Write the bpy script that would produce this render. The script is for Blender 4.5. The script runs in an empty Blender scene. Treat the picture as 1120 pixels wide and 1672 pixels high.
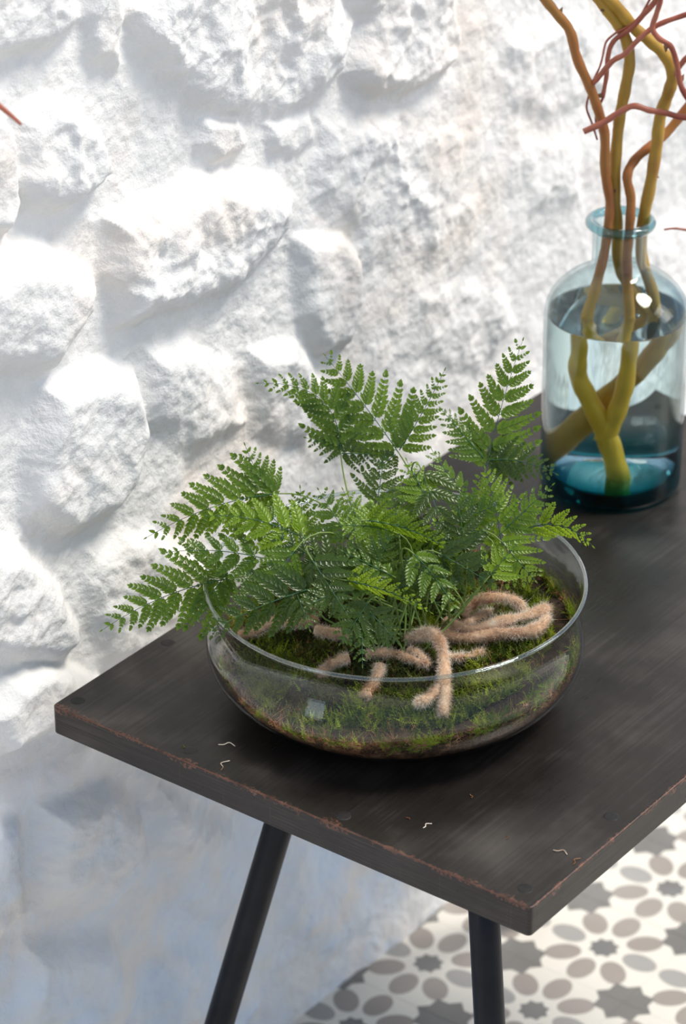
import bpy, math, random
import numpy as np
from mathutils import Vector, Matrix

# ------------------------------------------------------------------ camera
F_PX = 5046.7
CAM = np.array([-1.66983, -1.58273, 1.43771])
RT = np.array([0.60166921, -0.79873566, -0.00393883])
UP = np.array([0.38459398, 0.28537676, 0.87786535])
FW = np.array([0.70005831, 0.5296994, -0.47889134])
cam_d = bpy.data.cameras.new('camera')
cam = bpy.data.objects.new('camera', cam_d)
bpy.context.scene.collection.objects.link(cam)
cam.matrix_world = Matrix([[RT[i], UP[i], -FW[i], CAM[i]] for i in range(3)] + [[0, 0, 0, 1]])
cam_d.sensor_fit = 'VERTICAL'
cam_d.sensor_height = 36.0
cam_d.lens = F_PX / 1672 * 36.0
cam_d.clip_start = 0.05
cam_d.dof.use_dof = True
cam_d.dof.focus_distance = 2.62
cam_d.dof.aperture_fstop = 6.0
sc = bpy.context.scene
sc.camera = cam

# ------------------------------------------------------------------ world, sun, window light
w = bpy.data.worlds.new('world'); sc.world = w; w.use_nodes = True
bg = w.node_tree.nodes['Background']
bg.inputs[0].default_value = (0.60, 0.77, 1.0, 1)
bg.inputs[1].default_value = 0.62

def lamp(name, kind, loc, aim, energy, col, **kw):
    d = bpy.data.lights.new(name, kind); d.energy = energy; d.color = col
    for k, v in kw.items(): setattr(d, k, v)
    o = bpy.data.objects.new(name, d); sc.collection.objects.link(o)
    o.location = loc
    o.rotation_euler = (Vector(aim) - Vector(loc)).to_track_quat('-Z', 'Y').to_euler()
    return o
SUN = (0.40, -0.46, 1.0)
lamp('sun', 'SUN', (SUN[0]*3, SUN[1]*3, SUN[2]*3), (0, 0, 0), 3.8, (1.0, 0.93, 0.83), angle=math.radians(17))
lamp('window_light', 'AREA', (2.3, -2.6, 1.5), (0.3, -0.1, 0.1), 28, (1.0, 0.97, 0.93), shape='RECTANGLE', size=1.0, size_y=1.8)
lamp('left_window_light', 'AREA', (-2.75, 0.45, 0.85), (0.04, -0.26, 0.07), 18, (0.80, 0.91, 1.0), shape='RECTANGLE', size=1.0, size_y=1.9)

sc.view_settings.view_transform = 'Standard'
sc.view_settings.look = 'None'
sc.view_settings.gamma = 1.0
sc.view_settings.use_curve_mapping = False
sc.view_settings.exposure = 0.0

# ------------------------------------------------------------------ helpers
rng = np.random.default_rng(7)
random.seed(7)
def nrm(v):
    v = np.asarray(v, float); return v / (np.linalg.norm(v) + 1e-12)
def ray(x, y): return FW + RT * (x - 560) / F_PX - UP * (y - 836) / F_PX
def at_z(x, y, z):
    d = ray(x, y); return CAM + d * (z - CAM[2]) / d[2]
def at_y(x, y, Y):
    d = ray(x, y); return CAM + d * (Y - CAM[1]) / d[1]
D0 = 2.667
def at_d(x, y, dd=0.0, base=D0):          # dd in centimetres behind the bowl's centre
    return CAM + ray(x, y) * (base + dd * 0.01)

def link(o, parent=None, kind=None, label=None, cat=None, group=None):
    sc.collection.objects.link(o)
    if parent is not None: o.parent = parent
    if kind: o['kind'] = kind
    if label: o['label'] = label
    if cat: o['category'] = cat
    if group: o['group'] = group
    return o
def empty(name, loc, label=None, cat=None, group=None, kind=None):
    o = bpy.data.objects.new(name, None); o.empty_display_size = 0.02
    link(o, None, kind, label, cat, group); o.location = loc
    return o
def mesh_obj(name, verts, faces, mat, parent=None, smooth=True, mats=None, midx=None, **kw):
    me = bpy.data.meshes.new(name)
    verts = np.asarray(verts, float)
    if parent is not None:
        verts = verts - np.array(parent.location)
    me.from_pydata(verts.tolist(), [], faces if isinstance(faces, list) else faces.tolist())
    for m in (mats or [mat]): me.materials.append(m)
    if midx is not None: me.polygons.foreach_set('material_index', np.asarray(midx, np.int32))
    me.polygons.foreach_set('use_smooth', np.full(len(me.polygons), smooth))
    me.update()
    return link(bpy.data.objects.new(name, me), parent, **kw)

class MB:
    def __init__(s): s.v = []; s.f = []; s.n = 0; s.m = []
    def add(s, V, Fs, m=0):
        b = s.n; s.v.append(np.asarray(V, float)); s.n += len(V)
        s.f += [tuple(i + b for i in f) for f in Fs]; s.m += [m] * len(Fs)
    def obj(s, name, mat, parent=None, smooth=True, mats=None, **kw):
        return mesh_obj(name, np.concatenate(s.v), s.f, mat, parent, smooth, mats, s.m, **kw)

def bez(P, n):
    P = [np.asarray(p, float) for p in P]; t = np.linspace(0, 1, n)[:, None]
    if len(P) == 2: return P[0] * (1 - t) + P[1] * t
    return P[0] * (1 - t) ** 2 + 2 * P[1] * t * (1 - t) + P[2] * t * t
def catmull(P, k=8):
    P = np.asarray(P, float)
    Q = np.vstack([2 * P[0] - P[1], P, 2 * P[-1] - P[-2]]); out = []
    for i in range(1, len(Q) - 2):
        p0, p1, p2, p3 = Q[i - 1], Q[i], Q[i + 1], Q[i + 2]
        for t in np.linspace(0, 1, k, endpoint=False):
            out.append(.5 * ((2 * p1) + (p2 - p0) * t + (2 * p0 - 5 * p1 + 4 * p2 - p3) * t * t + (3 * p1 - p0 - 3 * p2 + p3) * t ** 3))
    out.append(Q[-2]); return np.array(out)
def tube(P, R, seg=10, cap=True, rough=0.0):
    P = np.asarray(P, float); n = len(P); R = np.broadcast_to(R, (n,))
    T = np.gradient(P, axis=0); T /= np.linalg.norm(T, axis=1)[:, None] + 1e-12
    u = nrm(np.cross(T[0], [0.3, 0.1, 1.0] if abs(T[0][2]) < .9 else [1, 0, 0]))
    V = []
    a = np.linspace(0, 2 * np.pi, seg, endpoint=False)
    for i in range(n):
        u = nrm(u - T[i] * (u @ T[i])); w_ = np.cross(T[i], u)
        rr = R[i] * (1 + rough * rng.normal(size=seg)) if rough else R[i]
        V.append(P[i] + (np.cos(a) * rr)[:, None] * u + (np.sin(a) * rr)[:, None] * w_)
    V = np.concatenate(V); Fc = []
    for i in range(n - 1):
        for j in range(seg):
            k = (j + 1) % seg
            Fc.append((i * seg + j, i * seg + k, (i + 1) * seg + k, (i + 1) * seg + j))
    if cap:
        Fc.append(tuple(range(seg))[::-1]); Fc.append(tuple((n - 1) * seg + j for j in range(seg)))
    return V, Fc
def lathe(prof, seg=96, c=(0, 0, 0)):
    V = []; Fc = []; ids = []
    for r, z in prof:
        if r < 1e-6:
            ids.append([len(V)] * seg); V.append((c[0], c[1], c[2] + z))
        else:
            ids.append(list(range(len(V), len(V) + seg)))
            for k in range(seg):
                a = 2 * math.pi * k / seg; V.append((c[0] + r * math.cos(a), c[1] + r * math.sin(a), c[2] + z))
    for i in range(len(prof) - 1):
        for k in range(seg):
            q = (ids[i][k], ids[i][(k + 1) % seg], ids[i + 1][(k + 1) % seg], ids[i + 1][k])
            q = tuple(dict.fromkeys(q))
            if len(q) > 2: Fc.append(q)
    return np.array(V), Fc

# ------------------------------------------------------------------ node materials
def mat(name):
    m = bpy.data.materials.new(name); m.use_nodes = True
    nt = m.node_tree; nt.nodes.clear()
    out = nt.nodes.new('ShaderNodeOutputMaterial')
    return m, nt, out
def N(nt, t, **kw):
    n = nt.nodes.new(t)
    for k, v in kw.items():
        if k.startswith('i_'):
            key = k[2:]; key = int(key) if key.isdigit() else key.replace('_', ' ')
            n.inputs[key].default_value = v
        else: setattr(n, k, v)
    return n
def L(nt, a, b): nt.links.new(a, b)
def math_(nt, op, a, b=None, c=None):
    n = nt.nodes.new('ShaderNodeMath'); n.operation = op
    for i, x in enumerate((a, b, c)):
        if x is None: continue
        if isinstance(x, (int, float)): n.inputs[i].default_value = x
        else: L(nt, x, n.inputs[i])
    return n.outputs[0]
def ramp(nt, fac, stops):
    r = nt.nodes.new('ShaderNodeValToRGB')
    while len(r.color_ramp.elements) < len(stops): r.color_ramp.elements.new(0.5)
    for e, (p, c) in zip(r.color_ramp.elements, stops):
        e.position = p; e.color = (*c, 1) if len(c) == 3 else c
    L(nt, fac, r.inputs[0]); return r.outputs[0]
def mixc(nt, f, a, b):
    n = nt.nodes.new('ShaderNodeMix'); n.data_type = 'RGBA'
    for i, x in ((0, f), (6, a), (7, b)):
        if isinstance(x, tuple): n.inputs[i].default_value = (*x, 1)
        elif isinstance(x, (int, float)): n.inputs[i].default_value = x
        else: L(nt, x, n.inputs[i])
    return n.outputs[2]
def mixf(nt, f, a, b):
    n = nt.nodes.new('ShaderNodeMix'); n.data_type = 'FLOAT'; L(nt, f, n.inputs[0]); L(nt, a, n.inputs[2]); L(nt, b, n.inputs[3]); return n.outputs[0]
def noise(nt, scale, detail=4, rough=.55, vec=None):
    n = N(nt, 'ShaderNodeTexNoise'); n.inputs['Scale'].default_value = scale
    n.inputs['Detail'].default_value = detail; n.inputs['Roughness'].default_value = rough
    if vec is not None: L(nt, vec, n.inputs['Vector'])
    return n.outputs[0]
def pos(nt): return N(nt, 'ShaderNodeNewGeometry').outputs['Position']
def objc(nt): return N(nt, 'ShaderNodeTexCoord').outputs['Object']
def scale_vec(nt, v, s):
    n = N(nt, 'ShaderNodeMapping'); L(nt, v, n.inputs[0]); n.inputs['Scale'].default_value = s; return n.outputs[0]
def bump(nt, h, strength, dist):
    b = N(nt, 'ShaderNodeBump'); b.inputs['Strength'].default_value = strength; b.inputs['Distance'].default_value = dist
    L(nt, h, b.inputs['Height']); return b.outputs[0]

def simple(name, stops, scale, rough=.8, bump_s=0.3, bump_d=.0005, spec=.3, trans=0.0, detail=4):
    m, nt, out = mat(name)
    c = ramp(nt, noise(nt, scale, detail, vec=pos(nt)), stops)
    p = N(nt, 'ShaderNodeBsdfPrincipled'); L(nt, c, p.inputs['Base Color'])
    p.inputs['Roughness'].default_value = rough; p.inputs['Specular IOR Level'].default_value = spec
    if bump_s: L(nt, bump(nt, noise(nt, scale * 3, 3, vec=pos(nt)), bump_s, bump_d), p.inputs['Normal'])
    if trans:
        t = N(nt, 'ShaderNodeBsdfTranslucent'); L(nt, c, t.inputs[0])
        x = N(nt, 'ShaderNodeMixShader'); x.inputs[0].default_value = trans
        L(nt, p.outputs[0], x.inputs[1]); L(nt, t.outputs[0], x.inputs[2]); L(nt, x.outputs[0], out.inputs[0])
    else: L(nt, p.outputs[0], out.inputs[0])
    return m

def whitewash():
    m, nt, out = mat('whitewashed stone')
    P = pos(nt)
    n1 = noise(nt, 7, 5, .6, P)
    c = ramp(nt, n1, [(.3, (.71, .705, .70)), (.5, (.815, .80, .785)), (.68, (.80, .735, .68))])
    # pale blue mixed into the whitewash in ragged patches low on the wall
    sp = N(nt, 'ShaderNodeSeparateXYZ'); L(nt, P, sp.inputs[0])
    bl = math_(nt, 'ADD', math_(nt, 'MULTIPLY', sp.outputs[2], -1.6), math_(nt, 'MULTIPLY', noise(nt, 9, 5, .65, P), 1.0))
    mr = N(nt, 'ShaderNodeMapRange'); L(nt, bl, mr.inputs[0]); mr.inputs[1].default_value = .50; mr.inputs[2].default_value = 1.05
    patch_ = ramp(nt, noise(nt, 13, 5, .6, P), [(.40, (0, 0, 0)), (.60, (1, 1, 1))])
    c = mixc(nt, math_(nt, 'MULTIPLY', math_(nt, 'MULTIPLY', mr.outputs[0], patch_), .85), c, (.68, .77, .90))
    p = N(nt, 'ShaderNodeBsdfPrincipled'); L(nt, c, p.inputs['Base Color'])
    p.inputs['Roughness'].default_value = .75; p.inputs['Specular IOR Level'].default_value = .25
    a = noise(nt, 55, 6, .65, P); b = noise(nt, 260, 3, .6, P)
    s = math_(nt, 'ADD', a, math_(nt, 'MULTIPLY', b, .22))
    L(nt, bump(nt, s, .7, .004), p.inputs['Normal'])
    L(nt, p.outputs[0], out.inputs[0]); return m

def floor_mat():
    m, nt, out = mat('patterned cement tile')
    A = 0.139
    sp = N(nt, 'ShaderNodeSeparateXYZ'); L(nt, pos(nt), sp.inputs[0])
    def cell(v, off):   # coordinate in the cell centred on off
        t = math_(nt, 'DIVIDE', math_(nt, 'SUBTRACT', v, off), A)
        return math_(nt, 'MULTIPLY', math_(nt, 'SUBTRACT', t, math_(nt, 'ROUND', t)), A)
    sx, sy = cell(sp.outputs[0], .7075), cell(sp.outputs[1], -.1425)
    bx, by = cell(sp.outputs[0], .638), cell(sp.outputs[1], -.073)
    def star(x, y, s):
        ax, ay = math_(nt, 'ABSOLUTE', x), math_(nt, 'ABSOLUTE', y)
        sq = math_(nt, 'MAXIMUM', ax, ay); di = math_(nt, 'MULTIPLY', math_(nt, 'ADD', ax, ay), .7071)
        return math_(nt, 'LESS_THAN', math_(nt, 'MINIMUM', sq, di), s)
    r = math_(nt, 'SQRT', math_(nt, 'ADD', math_(nt, 'MULTIPLY', sx, sx), math_(nt, 'MULTIPLY', sy, sy)))
    th = math_(nt, 'DIVIDE', math_(nt, 'ARCTAN2', sy, sx), math.pi / 4)
    thr = math_(nt, 'MULTIPLY', math_(nt, 'SUBTRACT', th, math_(nt, 'ROUND', th)), math.pi / 4)
    lx = math_(nt, 'DIVIDE', math_(nt, 'SUBTRACT', math_(nt, 'MULTIPLY', r, math_(nt, 'COSINE', thr)), .0460), .0205)
    ly = math_(nt, 'DIVIDE', math_(nt, 'MULTIPLY', r, math_(nt, 'SINE', thr)), .0140)
    pet = math_(nt, 'LESS_THAN', math_(nt, 'ADD', math_(nt, 'MULTIPLY', lx, lx), math_(nt, 'MULTIPLY', ly, ly)), 1.0)
    axis_y = math_(nt, 'LESS_THAN', math_(nt, 'ABSOLUTE', math_(nt, 'SUBTRACT', math_(nt, 'ABSOLUTE', th), 2.0)), .5)
    blo = noise(nt, 9, 3, .5, pos(nt))
    petc = mixc(nt, axis_y, (.25, .215, .19), (.28, .27, .26))
    c = mixc(nt, pet, (.68, .65, .585), petc)
    c = mixc(nt, star(sx, sy, .0125), c, (.10, .10, .10))
    c = mixc(nt, star(bx, by, .0245), c, (.105, .10, .095))
    c = mixc(nt, math_(nt, 'MULTIPLY', blo, .25), c, (.75, .72, .68))
    p = N(nt, 'ShaderNodeBsdfPrincipled'); L(nt, c, p.inputs['Base Color'])
    p.inputs['Roughness'].default_value = .5
    L(nt, bump(nt, noise(nt, 120, 3, .5, pos(nt)), .1, .001), p.inputs['Normal'])
    L(nt, p.outputs[0], out.inputs[0]); return m

def table_mat(edge=False):
    m, nt, out = mat('brushed dark bronze steel' + (' edge' if edge else ''))
    P = pos(nt)
    br = noise(nt, 1.0, 3, .6, scale_vec(nt, P, (5, 260, 40)))         # brushing along the table
    br2 = noise(nt, 1.0, 2, .6, scale_vec(nt, P, (30, 1500, 200)))
    blotch = noise(nt, 9, 4, .6, P)
    nz = N(nt, 'ShaderNodeSeparateXYZ'); L(nt, N(nt, 'ShaderNodeNewGeometry').outputs['Normal'], nz.inputs[0])
    side = math_(nt, 'LESS_THAN', nz.outputs[2], .5)
    brs = noise(nt, 1.0, 4, .65, scale_vec(nt, P, (14, 14, 700)))
    br = mixf(nt, side, br, brs); blotch = mixf(nt, side, blotch, math_(nt, 'ADD', math_(nt, 'MULTIPLY', blotch, .6), math_(nt, 'MULTIPLY', brs, .40)))
    f = math_(nt, 'ADD', math_(nt, 'MULTIPLY', br, .3), math_(nt, 'MULTIPLY', blotch, .7))
    c = ramp(nt, f, [(.3, (.013, .0105, .009)), (.5, (.027, .0225, .020)), (.68, (.068, .059, .054))])
    # scratches
    vor = N(nt, 'ShaderNodeTexNoise'); vor.inputs['Scale'].default_value = 1.0; vor.inputs['Detail'].default_value = 1
    L(nt, scale_vec(nt, P, (14, 900, 14)), vor.inputs['Vector'])
    sc_ = math_(nt, 'GREATER_THAN', vor.outputs[0], .73)
    c = mixc(nt, math_(nt, 'MULTIPLY', sc_, .15), c, (.2, .18, .17))
    # worn copper arris: follows the object's own top edges
    sp = N(nt, 'ShaderNodeSeparateXYZ'); L(nt, P, sp.inputs[0])
    ex = math_(nt, 'ABSOLUTE', sp.outputs[0]); ey = math_(nt, 'ABSOLUTE', math_(nt, 'ADD', sp.outputs[1], .5024))
    dxy = math_(nt, 'MINIMUM', ex, math_(nt, 'MULTIPLY', ey, 2.0))
    dz = math_(nt, 'ABSOLUTE', sp.outputs[2])
    d = math_(nt, 'MAXIMUM', dz, dxy)
    wn = noise(nt, 22, 5, .75, P)
    lim = math_(nt, 'MULTIPLY', math_(nt, 'SUBTRACT', wn, .42), .036)
    wear = math_(nt, 'MULTIPLY', math_(nt, 'LESS_THAN', d, lim), math_(nt, 'GREATER_THAN', noise(nt, 330, 3, .7, P), .5))
    arris = math_(nt, 'LESS_THAN', d, .0011)
    wr = math_(nt, 'MAXIMUM', wear, math_(nt, 'MULTIPLY', arris, .8))
    cop = ramp(nt, noise(nt, 60, 3, .5, P), [(.3, (.07, .03, .02)), (.6, (.26, .11, .07)), (.8, (.22, .17, .15))])
    c = mixc(nt, math_(nt, 'MULTIPLY', wr, .6), c, cop)
    p = N(nt, 'ShaderNodeBsdfPrincipled'); L(nt, c, p.inputs['Base Color'])
    p.inputs['Metallic'].default_value = .4
    L(nt, ramp(nt, math_(nt, 'ADD', math_(nt, 'MULTIPLY', br2, .5), math_(nt, 'MULTIPLY', blotch, .5)), [(.3, (.24,) * 3), (.7, (.40,) * 3)]), p.inputs['Roughness'])
    L(nt, bump(nt, br2, .12, .0004), p.inputs['Normal'])
    L(nt, p.outputs[0], out.inputs[0]); return m

def thin_glass(name, tint_top, tint_bot=None, z0=0, z1=1, refl=1.0, k=1.0):
    m, nt, out = mat(name)
    t = N(nt, 'ShaderNodeBsdfTransparent'); g = N(nt, 'ShaderNodeBsdfGlossy'); g.inputs['Roughness'].default_value = .015
    lw = N(nt, 'ShaderNodeLayerWeight'); lw.inputs[0].default_value = .5
    f5 = math_(nt, 'POWER', lw.outputs['Facing'], 3.6)
    f = math_(nt, 'MULTIPLY', math_(nt, 'ADD', math_(nt, 'MULTIPLY', f5, .9), .028), refl)
    if tint_bot:
        sp = N(nt, 'ShaderNodeSeparateXYZ'); L(nt, pos(nt), sp.inputs[0])
        mr = N(nt, 'ShaderNodeMapRange'); mr.interpolation_type = 'SMOOTHSTEP'
        L(nt, sp.outputs[2], mr.inputs[0]); mr.inputs[1].default_value = z0; mr.inputs[2].default_value = z1
        col = mixc(nt, mr.outputs[0], tint_bot, tint_top)
    else:
        # glass looks deeper where more of it is crossed at a grazing angle
        col = mixc(nt, math_(nt, 'POWER', lw.outputs['Facing'], 2.5), tint_top, tuple(x * .94 for x in tint_top))
    if tint_bot:
        edge = math_(nt, 'MULTIPLY', math_(nt, 'POWER', lw.outputs['Facing'], 2.0), k)
        col = mixc(nt, edge, col, (.22, .46, .52))
    L(nt, col, t.inputs[0])
    x = N(nt, 'ShaderNodeMixShader'); L(nt, f, x.inputs[0]); L(nt, t.outputs[0], x.inputs[1]); L(nt, g.outputs[0], x.inputs[2])
    L(nt, x.outputs[0], out.inputs[0]); return m

def leaf_mat(name, dark, light, back, trans=.38, rough=.29):
    m, nt, out = mat(name)
    oi = N(nt, 'ShaderNodeObjectInfo')
    f = math_(nt, 'ADD', math_(nt, 'MULTIPLY', noise(nt, 45, 3, .5, pos(nt)), .75), math_(nt, 'MULTIPLY', oi.outputs['Random'], .25))
    c = ramp(nt, f, [(.3, dark), (.72, light)])
    p = N(nt, 'ShaderNodeBsdfPrincipled'); L(nt, c, p.inputs['Base Color'])
    p.inputs['Roughness'].default_value = rough; p.inputs['Specular IOR Level'].default_value = .45
    L(nt, bump(nt, noise(nt, 900, 2, .5, pos(nt)), .3, .0004), p.inputs['Normal'])
    t = N(nt, 'ShaderNodeBsdfTranslucent'); t.inputs[0].default_value = (*back, 1)
    x = N(nt, 'ShaderNodeMixShader'); x.inputs[0].default_value = trans
    L(nt, p.outputs[0], x.inputs[1]); L(nt, t.outputs[0], x.inputs[2]); L(nt, x.outputs[0], out.inputs[0])
    return m

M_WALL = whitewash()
M_FLOOR = floor_mat()
M_TABLE = table_mat()
M_GROUT = simple('grout', [(.3, (.55, .53, .5)), (.7, (.65, .62, .58))], 30, .9)
M_LEG = simple('blued black steel tube', [(.3, (.006, .007, .010)), (.7, (.012, .013, .018))], 30, .34, .1, .0003, .2)
M_RIVET = simple('dark steel rivet', [(.3, (.010, .009, .009)), (.7, (.022, .020, .019))], 200, .5, .2, .0003, .3)
M_BOWL = thin_glass('clear bowl glass', (.965, .98, .975))
M_VRIM = thin_glass('thick teal rim glass', (.60, .79, .83), refl=2.0)
M_RIM = thin_glass('rounded rim glass', (.90, .95, .94), refl=3.2)
M_VASE = thin_glass('pale teal glass', (.93, .975, .98), (.02, .38, .43), .016, .056, 1.0, .30)
M_LEAF = [leaf_mat('fern leaf mid green', (.040, .092, .008), (.115, .20, .017), (.34, .52, .030)),
          leaf_mat('fern leaf dark green', (.026, .056, .007), (.062, .110, .011), (.20, .33, .02), .30),
          leaf_mat('fern leaf fresh green', (.09, .17, .010), (.23, .36, .025), (.52, .70, .05), .45)]
M_VEIN = simple('fern vein', [(.3, (.020, .075, .04)), (.7, (.035, .11, .05))], 80, .5, 0)
M_STALK = simple('fern stalk', [(.3, (.11, .20, .04)), (.7, (.20, .26, .07))], 40, .5, 0)
M_RHIZ = simple('furry rhizome core', [(.3, (.30, .15, .08)), (.55, (.55, .35, .22)), (.75, (.70, .55, .42))], 60, .95, .5, .001)
M_FUZZ = simple('rhizome hair', [(.36, (.34, .16, .08)), (.48, (.76, .61, .49)), (.62, (.97, .88, .76))], 32, .8, 0, trans=.25)
M_SOIL = simple('dark humus', [(.3, (.018, .012, .008)), (.7, (.06, .035, .02))], 120, .95, .8, .003)
M_MOSS = simple('green moss', [(.34, (.06, .09, .008)), (.5, (.20, .27, .018)), (.66, (.46, .52, .05))], 38, .7, 0, trans=.4)
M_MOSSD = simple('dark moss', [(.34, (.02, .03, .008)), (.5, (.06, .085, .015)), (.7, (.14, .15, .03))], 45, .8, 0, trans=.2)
M_FIBRE = simple('brown peat fibre', [(.34, (.06, .022, .010)), (.5, (.24, .10, .045)), (.68, (.46, .24, .12))], 90, .85, 0, trans=.1)
M_YEL = simple('mustard willow bark', [(.35, (.32, .17, .020)), (.5, (.42, .25, .035)), (.7, (.35, .15, .03))], 14, .5, .25, .0006, .4)
M_ORA = simple('orange brown willow bark', [(.35, (.25, .075, .020)), (.5, (.34, .125, .030)), (.7, (.32, .16, .032))], 14, .45, .25, .0006, .4)
def bark_gradient(name):
    m = M_ORA.copy(); m.name = name; nt = m.node_tree; p = next(n for n in nt.nodes if n.type == 'BSDF_PRINCIPLED')
    old = p.inputs['Base Color'].links[0].from_socket
    sp = N(nt, 'ShaderNodeSeparateXYZ'); L(nt, pos(nt), sp.inputs[0])
    f = math_(nt, 'ADD', sp.outputs[2], math_(nt, 'MULTIPLY', noise(nt, 12, 2, .5, pos(nt)), .06))
    mr = N(nt, 'ShaderNodeMapRange'); L(nt, f, mr.inputs[0]); mr.inputs[1].default_value = .17; mr.inputs[2].default_value = .27
    c = mixc(nt, mr.outputs[0], ramp(nt, noise(nt, 14, 3, .5, pos(nt)), [(.3, (.70, .38, .03)), (.7, (.86, .56, .05))]), old)
    L(nt, c, p.inputs['Base Color']); return m
M_ORY = bark_gradient('willow bark turning from mustard to orange')
M_RED = simple('red brown twig bark', [(.35, (.25, .055, .03)), (.6, (.42, .13, .075))], 25, .4, .2, .0004, .45)
M_BUD = simple('bud', [(.3, (.10, .05, .02)), (.7, (.25, .13, .06))], 100, .7)
def water_mat():
    m, nt, out = mat('water')
    g = N(nt, 'ShaderNodeBsdfRefraction'); g.inputs['Roughness'].default_value = 0; g.inputs['IOR'].default_value = 1.33
    g.inputs[0].default_value = (.96, .99, .99, 1)
    gl = N(nt, 'ShaderNodeBsdfGlass'); gl.inputs['Roughness'].default_value = 0.0; gl.inputs['IOR'].default_value = 1.33
    gl.inputs[0].default_value = (.97, .99, .99, 1)
    L(nt, gl.outputs[0], out.inputs[0]); return m
M_WATER = water_mat()

# ------------------------------------------------------------------ the whitewashed rubble wall
def vnoise(x, y, seed):
    r = np.random.default_rng(seed).random((256, 256))
    xi = np.floor(x).astype(int); yi = np.floor(y).astype(int); fx = x - xi; fy = y - yi
    fx = fx * fx * (3 - 2 * fx); fy = fy * fy * (3 - 2 * fy)
    a = r[xi % 256, yi % 256]; b = r[(xi + 1) % 256, yi % 256]; c = r[xi % 256, (yi + 1) % 256]; d = r[(xi + 1) % 256, (yi + 1) % 256]
    return (a * (1 - fx) + b * fx) * (1 - fy) + (c * (1 - fx) + d * fx) * fy
def fbm(x, y, sc_, seed, o=4, g=.5):
    s = 0; a = 1; t = 0
    for i in range(o):
        s = s + a * (vnoise(x * sc_, y * sc_, seed + i) - .5); t += a; a *= g; sc_ *= 2.03
    return s / t
WY = 0.055       # mortar plane; stones stand proud of it towards the room
STONES = [  # outline in photo pixels, height (m), bevel (m), tilt (x, z), roughness
    ([(0, 425), (60, 398), (125, 415), (168, 455), (172, 505), (140, 560), (105, 612), (60, 618), (-60, 600), (-60, 440)], .040, .030, (.05, .15), .5),
    ([(192, 365), (250, 335), (330, 300), (400, 288), (470, 300), (495, 340), (478, 400), (440, 440), (400, 478), (330, 500), (250, 535), (205, 545), (186, 450)], .040, .030, (-.15, .12), 1.2),
    ([(38, 195), (90, 165), (150, 185), (188, 230), (192, 285), (160, 325), (120, 345), (60, 352), (36, 320)], .034, .022, (.1, .1), 1.2),
    ([(230, 10), (300, -60), (540, -60), (600, 40), (575, 120), (530, 178), (480, 200), (400, 195), (340, 185), (290, 140), (240, 90)], .038, .028, (0, .15), 1.2),
    ([(560, -80), (740, -60), (768, 60), (745, 120), (690, 152), (620, 168), (585, 120), (610, 40)], .045, .022, (.05, .05), 1.1),
    ([(350, 205), (405, 200), (420, 235), (405, 262), (370, 268), (345, 240)], .024, .014, (0, .2), .6),
    ([(455, 205), (525, 195), (535, 235), (500, 260), (460, 250)], .022, .014, (0, .2), .6),
    ([(90, 640), (190, 600), (242, 620), (258, 700), (240, 790), (200, 850), (120, 885), (62, 850), (62, 760), (80, 690)], .036, .026, (.1, .1), .5),
    ([(505, 398), (575, 388), (598, 420), (598, 500), (580, 568), (538, 585), (508, 520)], .036, .018, (.3, .05), .4),
    ([(545, 195), (640, 180), (780, 205), (812, 330), (795, 395), (740, 430), (655, 452), (610, 395), (530, 330)], .026, .030, (0, .1), .9),
    ([(265, 580), (335, 565), (395, 610), (425, 700), (330, 745), (262, 700)], .026, .024, (.1, .15), .6),
    ([(-60, 170), (18, 195), (34, 240), (38, 335), (18, 385), (-60, 380)], .030, .014, (.2, 0), .5),
    ([(-60, 880), (40, 890), (115, 960), (142, 1050), (112, 1095), (0, 1085), (-60, 1080)], .032, .024, (.1, .1), .7),
    ([(160, 905), (260, 870), (345, 905), (380, 990), (300, 1090), (190, 1100), (150, 1000)], .028, .026, (.1, .1), .6),
    ([(25, 1115), (80, 1088), (180, 1120), (200, 1180), (70, 1210), (15, 1240), (-20, 1180)], .036, .020, (0, .2), .6),
    ([(-60, -60), (120, -60), (150, 30), (105, 85), (0, 95), (-60, 60)], .030, .022, (.1, .1), .8),
    ([(165, -60), (215, -60), (222, 60), (215, 120), (170, 100), (155, 30)], .026, .018, (.1, .1), .8),
    ([(835, 60), (980, 30), (1010, 150), (910, 205), (840, 185)], .032, .026, (.1, .1), .7),
    ([(860, 235), (965, 225), (970, 340), (885, 360)], .030, .024, (.1, .1), .6),
    ([(690, 470), (830, 440), (870, 540), (800, 620), (700, 590)], .026, .026, (.1, .1), .7),
    ([(430, 580), (500, 560), (560, 640), (520, 740), (440, 720)], .026, .024, (.1, .1), .6),
    ([(1030, 60), (1200, 20), (1220, 200), (1080, 240)], .030, .026, (.1, .1), .6),
    ([(80, 1320), (190, 1285), (250, 1330), (265, 1420), (200, 1500), (95, 1480)], .034, .030, (.1, .1), .5),
    ([(285, 1300), (400, 1350), (430, 1450), (380, 1530), (300, 1500), (270, 1400)], .030, .030, (.1, .1), .5),
    ([(500, 1390), (600, 1430), (640, 1500), (560, 1580), (470, 1540), (460, 1450)], .024, .030, (.1, .1), .5),
    ([(-60, 1330), (50, 1330), (60, 1500), (0, 1560), (-60, 1540)], .030, .028, (.1, .1), .5),
    ([(60, 1540), (200, 1530), (240, 1640), (180, 1760), (40, 1720)], .030, .030, (.1, .1), .5),
    ([(270, 1560), (400, 1560), (450, 1650), (380, 1740), (280, 1700)], .026, .030, (.1, .1), .5)]

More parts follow.
